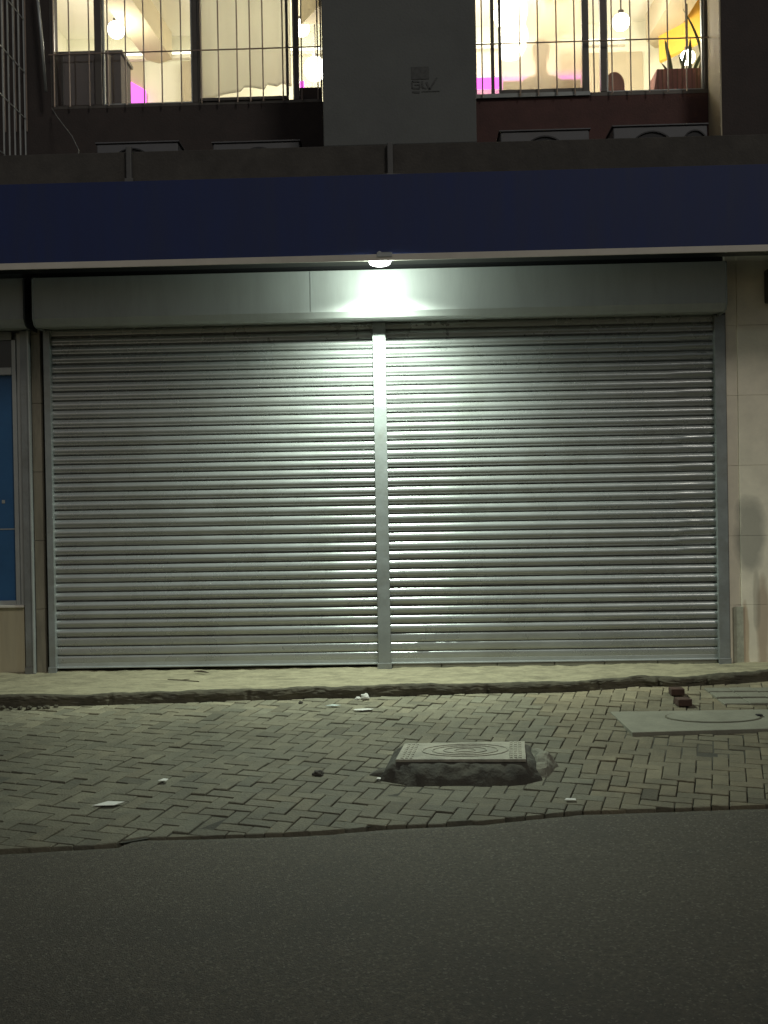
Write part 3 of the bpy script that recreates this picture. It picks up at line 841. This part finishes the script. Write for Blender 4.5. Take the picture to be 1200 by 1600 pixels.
# ------------------------------------------------------------------ shutter housing, posts, curtains
hs = thing('shutter_housing', (0, -.2, 3.0), 'long grey metal shutter box under the canopy above both shutters', 'shutter box')
prof = [(-.32,3.398),(-.32,3.052),(-.285,3.005),(-.262,2.990),(-.255,2.992),(-.05,3.010),(-.003,3.010),(-.003,3.398)]
MB().ext_x(prof, -2.908, 2.895).build('cover', M['housing'], hs, bevel=.004)
prof2 = [(-.324,3.385),(-.310,3.402),(-.003,3.402),(-.003,2.985),(-.25,2.985),(-.29,3.0),(-.324,3.05)]
MB().ext_x(prof2, 2.8955, 2.9075).build('end_plate', M['rail'], hs, bevel=.002)
MB().ext_x(prof2, -2.920, -2.9085).build('end_plate', M['rail'], hs, bevel=.002)
MB().box(-.560, -.552, -.3235, -.3202, 3.06, 3.392).build('seam', M['frame_alu'], hs)
h2 = thing('shutter_housing', (-5, -.2, 3.0), 'grey shutter box cut off by the left edge beside the dark gap', 'shutter box')
MB().ext_x(prof, -8, -2.995).build('cover', M['housing'], h2, bevel=.004)
MB().ext_x(prof2, -2.9945, -2.985).build('end_plate', M['ac_dark'], h2, bevel=.002)

def curtain_mesh(x0, x1, seed, right):
    P = .0797
    prof = [(0,-.006),(.0035,-.005),(.0055,.0075),(.009,.0115),(.015,.0130),(.019,.0122),(.0215,.0128),(.028,.0165),(.038,.0188),(.048,.0185),(.057,.0160),(.065,.0118),(.071,.0075),(.0745,.003),(.0755,-.004),(.0770,-.006)]
    flat = [(0,-.004),(.0035,-.003),(.0055,.0075),(.012,.0100),(.022,.0108),(.034,.0112),(.046,.0114),(.058,.0112),(.066,.0104),(.072,.0080),(.0745,.004),(.0755,-.003),(.0770,-.004)]
    b = bmesh.new(); nx = 90
    xs = [x0+(x1-x0)*i/nx for i in range(nx+1)]
    z0 = .075
    dr = random.Random(seed+50)
    dents = [(dr.uniform(x0+.1, x1-.1), dr.choice((dr.uniform(.1,.9), dr.uniform(.1,2.6))), dr.uniform(.07,.14), dr.uniform(-.0022,.0018)) for _ in range(26)]
    if right: dents += [(2.70,1.545,.10,-.007),(2.62,1.95,.07,.004),(2.74,1.30,.06,-.005),(2.20,.45,.12,-.004)]
    for k in range(39):
        rr = random.Random(seed*100+k)
        base = z0 + k*P
        pr = flat if k < 3 else prof
        twist = rr.gauss(0, .022); sag = rr.gauss(0, .0007)
        ph = rr.random()*10
        amp = .9 + .2*rr.random()
        rows = []
        endt = rr.choice((.03,.08,.14,.22,.30)) if (right and k > 9) else 0
        endx = 2.52+rr.uniform(-.03,.05)
        for (z, d) in pr:
            row = []
            for x in xs:
                tw = twist + .035*nz(x, ph, 0, .8)
                if right and x > endx: tw += endt*min(1, (x-endx)/.08)*(1+.5*nz(x, ph, 3, 6))
                if x < x0+.12: tw -= .05*(1-(x-x0)/.12)
                dd = d*amp*1.32 + tw*(z-.04) * (1 if d > .002 else 0)
                wob = .0022*nz(x, base, 2, 1.1) + .0006*nz(x, base, 4, 7)
                for (ex, ez, er, ea) in dents:
                    q = ((x-ex)**2 + (base+z-ez)**2)/(er*er)
                    if q < 4: wob += ea*math.exp(-q)
                row.append(b.verts.new((x, -dd - wob, base + z + sag + .0012*nz(x, k*.3, 6, .7))))
            rows.append(row)
        for a, c in zip(rows, rows[1:]):
            for i in range(nx): b.faces.new((a[i], a[i+1], c[i+1], c[i]))
    me = bpy.data.meshes.new('curtain'); b.to_mesh(me); b.free()
    for p in me.polygons: p.use_smooth = True
    me.set_sharp_from_angle(angle=R(38))
    return me
def shutter(x0, x1, seed, right, lab):
    t_ = thing('roller_shutter', ((x0+x1)/2, -.02, .03), lab, 'roller shutter', 'roller shutters closing the shopfront')
    me = curtain_mesh(x0, x1, seed, right); me.materials.append(M['slat'])
    o = bpy.data.objects.new('slat_curtain', me); C.objects.link(o); o.parent = t_; o.matrix_parent_inverse = Matrix.Translation(-Vector(t_.location))
    zb = .045
    MB().ext_x([(-.034,zb),(-.034,zb+.010),(-.014,zb+.012),(-.014,zb+.045),(.010,zb+.045),(.010,zb)], x0+.002, x1-.002).build('bottom_bar', M['frame_alu'], t_, bevel=.0015)
    for a in (x0-.02, x1-.005):
        MB().box(a, a+.025, -.050, -.036, zb-.015, zb+.028).build('end_stop', M['rail'], t_, bevel=.003)
    return t_
sl = shutter(-2.872, -.050, 1, False, 'left half of the closed grey roller shutter between left rail and centre post')
sr = shutter(.055, 2.876, 2, True, 'right half of the closed grey metal roller shutter, dented and shiny along its right end')
# behind the curtains: dark wall so nothing shows through the joints
def guide(x0, x1, lab, m, y0=-.062, z0=.012, lips=True):
    t_ = thing('guide_rail', ((x0+x1)/2, -.03, 0), lab, 'guide rail', 'vertical shutter rails')
    mb = MB()
    mb.box(x0, x1, y0, y0+.012, z0, 3.0)
    mb.box(x0, x0+.006, y0+.0125, .04, z0, 3.0); mb.box(x1-.006, x1, y0+.0125, .04, z0, 3.0)
    mb.build('channel', m, t_, bevel=.002)
    if lips:
        MB().box(x0-.008, x1+.008, y0-.010, y0-.0005, z0-.01, z0+.05).build('foot_plate', M['rail'], t_, bevel=.003)
    return t_
guide(-2.925, -2.868, 'left guide rail of the shutters beside the worn tile strip', M['rail'])
guide(-.052, .058, 'broad grey centre post between the two shutters', M['rail'], y0=-.075)
guide(2.872, 2.962, 'right guide rail of the shutters beside the beige tiled wall', M['rail'])
MB_ = MB(); MB_.box(2.9625, 2.9710, -.045, .04, .0, 3.3); bpart(MB_, 'joint_strip', M['pipe'])
guide(-3.135, -3.050, 'rail of the neighbouring shutter between the blue window and the worn tile strip', M['rail'], y0=-.05)
MB_ = MB(); MB_.box(-3.060, -3.046, -.085, -.0505, .012, 3.0); MB_.build('rail_lip', M['frame_alu'], bpy.data.objects['guide_rail.003'], bevel=.002)
# brick course under the right shutter
m = MB(); x = .07
while x < 2.87:
    L_ = min(.42+rng.random()*.1, 2.87-x)
    m.box(x, x+L_-.006, -.030, .03, -.02, .040+rng.random()*.003); x += L_
bpart(m, 'threshold', M['slab'], bevel=.004)

# ------------------------------------------------------------------ shop window on the left
sw = bpart(MB().box(-6, -3.140, .020, .044, .61, 2.92), 'shop_window', M['blue_glass'])
m = MB()
m.box(-3.222, -3.185, -.02, .019, .60, 2.93); m.box(-6, -3.223, -.02, .019, .60, .645); m.box(-6, -3.223, -.02, .019, 2.625, 2.690)
m.box(-3.184, -3.1455, -.005, .019, .56, 2.99)
m.build('frame', M['frame_alu'], sw, bevel=.003)
MB().box(-6, -3.223, .010, .0195, 2.691, 2.93).build('transom_pane', M['dark_glass'], sw)
MB().box(-6, -3.223, -.012, .0195, 2.931, 3.0).build('head_frame', M['rail'], sw)
MB().box(-6, -3.1455, -.05, .0195, .586, .606).build('sill', M['trim'], sw, bevel=.003)
MB().box(-6, -3.225, .013, .0185, 1.268, 1.278).build('pale_line', M['frame_alu'], sw)  # thin pale line across the blue pane
MB().box(-3.345, -3.318, .013, .0185, 1.50, 1.53).build('sticker', M['frame_alu'], sw)

# black wall box on the right
o = thing('wall_speaker', (3.36, -.1, 3.1), 'small black wall box on the beige wall at the right edge', 'speaker')
MB().box(3.29, 3.56, -.20, -.075, 3.08, 3.36).build('box', M['speaker'], o, bevel=.012)
MB().box(3.36, 3.50, -.0745, -.043, 3.16, 3.28).build('bracket', M['speaker'], o)
MB().box(3.305, 3.545, -.208, -.2005, 3.095, 3.345).build('grille', M['ac_dark'], o, bevel=.004)

# ------------------------------------------------------------------ inspection cover on its mortar mound
ih = thing('inspection_cover', (.54, -2.72, -.17), 'rectangular patterned cover raised on rough dark mortar in the middle of the paving', 'drain cover')
top = [(.141,-2.911,-.068),(.900,-2.945,-.066),(.943,-2.478,-.070),(.190,-2.493,-.072)]
MB().poly(top, .018).build('cover_plate', M['cover'], ih, bevel=.003)
def bil(u, v):
    a = [top[0][i]+(top[1][i]-top[0][i])*u for i in range(3)]; c = [top[3][i]+(top[2][i]-top[3][i])*u for i in range(3)]
    return [a[i]+(c[i]-a[i])*v for i in range(3)]
m = MB()
for rx, ry in ((.34,.36),(.26,.27),(.17,.18),(.08,.09)):
    pts = []
    for k in range(49):
        a = 2*math.pi*k/48
        p = bil(.52+rx*math.cos(a), .5+ry*math.sin(a)); pts.append((p[0], p[1], p[2]+.0005))
    m.tube(pts, .005, 6, cap=False)
for side in (0, 1):
    for i in range(3):
        for j in range(9):
            u = .045+.035*i if side == 0 else .955-.035*i
            p = bil(u, .08+.84*j/8)
            m.box(p[0]-.008, p[0]+.008, p[1]-.016, p[1]+.016, p[2]-.002, p[2]+.005)
m.build('raised_pattern', M['cover'], ih)
def mound(inner, outer, zin, m_, name, seed, noise_amp=.018):
    b = bmesh.new(); n = 90; nv = 12
    def along(poly, t):
        L_ = [math.dist(poly[i][:2], poly[(i+1)%len(poly)][:2]) for i in range(len(poly))]
        s = t*sum(L_)
        for i, l in enumerate(L_):
            if s <= l or i == len(L_)-1:
                f = s/l; a, c = poly[i], poly[(i+1)%len(poly)]
                return (a[0]+(c[0]-a[0])*f, a[1]+(c[1]-a[1])*f)
            s -= l
    rows = []
    for j in range(nv+1):
        v = j/nv; row = []
        for i in range(n):
            a = along(inner, i/n); c = along(outer, i/n)
            vv = v**.8
            x = a[0]+(c[0]-a[0])*vv; y = a[1]+(c[1]-a[1])*vv
            zo = g(y)-.02
            z = zin + (zo-zin)*(v**1.5)
            k = noise_amp*math.sin(math.pi*min(1, v*1.1+.05))
            row.append(b.verts.new((x+k*nz(x, y, seed, 12), y+k*nz(x, y, seed+4, 12)+.5*k*nz(x, z, seed, 30), z+k*nz(x, y, seed+9, 16)+.4*k*nz(x, y, seed, 45))))
        rows.append(row)
    for j in range(nv):
        for i in range(n): b.faces.new((rows[j][i], rows[j][(i+1)%n], rows[j+1][(i+1)%n], rows[j+1][i]))
    b.faces.new(rows[0])
    bmesh.ops.recalc_face_normals(b, faces=b.faces)
    me = bpy.data.meshes.new(name); b.to_mesh(me); b.free()
    for p in me.polygons: p.use_smooth = True
    me.materials.append(m_)
    o = bpy.data.objects.new(name, me); C.objects.link(o); o.parent = ih; o.matrix_parent_inverse = Matrix.Translation(-Vector(ih.location))
    return o
inn = [(p[0]+(.004 if p[0] < .5 else -.004), p[1]+(.006 if p[1] < -2.7 else -.004), 0) for p in top]
out = [(.035,-2.95,0),(.20,-3.055,0),(.80,-3.075,0),(1.0,-2.98,0),(1.0,-2.44,0),(.10,-2.44,0)]
mound(inn, out, -.087, M['mortar'], 'mortar_base', 1, .024)
# pale lump at the right side and broken edge at the left
def lump(pts, h, m_, name, seed, parent):
    b = bmesh.new(); n = len(pts); cx = sum(p[0] for p in pts)/n; cy = sum(p[1] for p in pts)/n
    N_ = 40; rows = []
    def al(t):
        s = t*n; i = int(s) % n; f = s-int(s); a, c = pts[i], pts[(i+1)%n]; return (a[0]+(c[0]-a[0])*f, a[1]+(c[1]-a[1])*f)
    for j in range(9):
        v = j/8; row = []
        for i in range(N_):
            q = al(i/N_); r = 1-v*.97
            x = cx+(q[0]-cx)*r; y = cy+(q[1]-cy)*r
            z = g(y)-.02+(h+.02)*(1-(1-v)**2.2)
            k = .02*math.sin(math.pi*min(1, v+.1))
            row.append(b.verts.new((x+k*nz(x,y,seed,14), y+k*nz(x,y,seed+3,14), z+k*.9*nz(x,y,seed+6,18))))
        rows.append(row)
    for j in range(8):
        for i in range(N_): b.faces.new((rows[j][i], rows[j][(i+1)%N_], rows[j+1][(i+1)%N_], rows[j+1][i]))
    b.faces.new(rows[-1])
    bmesh.ops.recalc_face_normals(b, faces=b.faces)
    me = bpy.data.meshes.new(name); b.to_mesh(me); b.free(); me.materials.append(m_)
    o = bpy.data.objects.new(name, me); C.objects.link(o)
    if parent: o.parent = parent; o.matrix_parent_inverse = Matrix.Translation(-Vector(parent.location))
    return o
lump([(.93,-2.95),(1.02,-2.93),(1.13,-2.72),(1.10,-2.62),(1.0,-2.45),(.945,-2.45)], .085, M['mortar_lump'], 'mortar_lump', 3, ih)
lump([(-.04,-2.86),(.06,-2.90),(.13,-2.98),(.16,-2.90),(.13,-2.72),(.02,-2.70)], .030, M['mortar'], 'mortar_edge', 6, ih)

# concrete slab on the right
sb = thing('manhole_slab', (2.3, -1.7, -.13), 'flat concrete slab with a round lid lying near the kerb at the right', 'concrete slab')
MB().poly([(1.70,-2.06,-.116),(4.2,-1.92,-.108),(4.2,-1.40,-.104),(1.675,-1.425,-.106)], .05).build('slab', M['slab'], sb, bevel=.005)
def ring_pts(rx, ry, dz):
    return [(2.355+rx*math.cos(2*math.pi*k/64), -1.64+ry*math.sin(2*math.pi*k/64), -.1085+dz+.014*ry*math.sin(2*math.pi*k/64)) for k in range(64)]
MB().poly(ring_pts(.335,.185,.0025), .004).build('lid_rim', M['kerb'], sb)
MB().poly(ring_pts(.322,.172,.0055), .004).build('lid', M['slab'], sb)
MB().box(2.655, 2.695, -1.665, -1.625, -.1, -.093).build('lifting_notch', M['ac_dark'], sb)

# strip of paver-like kerb blocks rising to the kerb on the far right
m = MB(); x = 2.55
while x < 4.6:
    w_ = .19
    for (y0, y1) in ((-1.25,-1.06),(-1.05,-.86),(-.85,-.70)):
        z = g((y0+y1)/2)+.006+rng.random()*.006
        m.box(x+.003, x+w_-.003, y0+.003, y1-.003, z-.05, z)
    x += w_
tag(m.build('block_paving', M['slab'], bevel=.006), kind='structure')

# ------------------------------------------------------------------ litter and loose things
def flat_bit(name, pts, m_, lab, cat, z, th=.003, group=None):
    mb = MB(); cx = sum(p[0] for p in pts)/len(pts)
    mb.poly([(p[0], p[1], z(p) if callable(z) else z) for p in pts], th)
    return tag(mb.build(name, m_), lab, cat, group)
up = lambda h: (lambda p: g(p[1])+h)
flat_bit('paper_sheet', [(-1.505,-3.38),(-1.385,-3.375),(-1.345,-3.32),(-1.44,-3.31)], M['paper'], 'white sheet of paper lying on the paving at the left', 'paper', up(.014))
flat_bit('paper_scrap', [(-1.25,-2.96),(-1.20,-2.965),(-1.195,-2.93),(-1.225,-2.92)], M['paper'], 'tiny white paper scrap on the paving beyond the larger sheet', 'paper', up(.016))
flat_bit('plastic_wrapper', [(-.20,-1.32),(-.13,-1.33),(-.065,-1.31),(-.05,-1.285),(-.12,-1.275),(-.19,-1.29)], M['paper'], 'pale flattened wrapper on the paving in front of the crumpled tissue', 'wrapper', up(.014))
flat_bit('plastic_wrapper', [(-.42,-1.17),(-.34,-1.18),(-.30,-1.16),(-.37,-1.13)], M['wrapper'], 'dull wrapper on the paving left of the crumpled tissue', 'wrapper', up(.014))
flat_bit('paper_scrap', [(1.06,-3.36),(1.12,-3.365),(1.12,-3.34),(1.07,-3.335)], M['paper'], 'white scrap near the road edge right of the raised cover', 'paper', up(.014))
flat_bit('paper_scrap', [(.03,-2.965),(.055,-2.97),(.055,-2.945),(.035,-2.94)], M['paper'], 'white speck of paper at the near left corner of the raised cover', 'paper', up(.015))
def blob(name, x, y, z, r, m_, lab, cat, seed, sq=(1,1,.6), group=None):
    mb = MB(); bmesh.ops.create_icosphere(mb.b, subdivisions=3, radius=r)
    for v in mb.b.verts:
        n_ = noise.noise(v.co*(2.2/r)*.6 + Vector((seed,0,0)))
        v.co *= 1+.45*n_
        v.co = Vector((v.co.x*sq[0], v.co.y*sq[1], v.co.z*sq[2])) + Vector((x,y,z))
    return tag(mb.build(name, m_), lab, cat, group)
blob('crumpled_tissue', -.130, -.925, g(-.92)+.020, .034, M['paper'], 'larger crumpled white tissue at the foot of the kerb', 'tissue', 3, (1,1,.75))
blob('crumpled_tissue', -.185, -.935, g(-.93)+.010, .018, M['paper'], 'smaller crumpled white tissue at the foot of the kerb', 'tissue', 8, (1.2,1,.7))
blob('stone', -.322, -2.84, g(-2.84)+.012, .026, M['stone'], 'small dark stone on the paving left of the raised cover', 'stone', 5, (1.2,1,.7))
blob('stone', -.62, -1.05, g(-1.05)+.012, .018, M['stone'], 'small dark pebble close to the kerb', 'stone', 9)
for i in range(7):
    x = -2.93+.07*i+rng.random()*.03; y = interp(KERB, x)-.04-rng.random()*.05
    blob('pebble', x, y, g(y)+.012, .012+.010*rng.random(), M['kerb'], 'small lump of broken kerb among rubble at the left end of the kerb', 'rubble', 20+i, (1.2,1,.8), 'kerb rubble at the left')
for i, (x, y, lab) in enumerate(((2.281,-.93,'dark brown loose brick lying next to the kerb'),(2.243,-1.27,'dark brown loose brick lying at the edge of the concrete slab'))):
    o = tag(MB().box(x-.052, x+.052, y-.05, y+.05, g(y)+.008, g(y)+.060, (R(6*i-2),'Z')).build('loose_brick', M['loose_brick'], bevel=.006), lab, 'brick', 'loose bricks')
m = MB(); m.tube([(-1.63,-.19,.032),(-1.56,-.215,.034),(-1.49,-.26,.030)], [.004,.009,.003], 6)
tag(m.build('leaf_litter', M['stem']), 'dark curled dry leaf on the pavement below the left shutter', 'leaf')
m = MB(); m.tube([(-1.78,-.50,.016),(-1.66,-.55,.018),(-1.50,-.60,.012)], .004, 6); m.tube([(-1.66,-.55,.018),(-1.60,-.50,.016)], .003, 6)
tag(m.build('twig', M['stem']), 'thin dry twig on the pavement below the left shutter', 'twig')
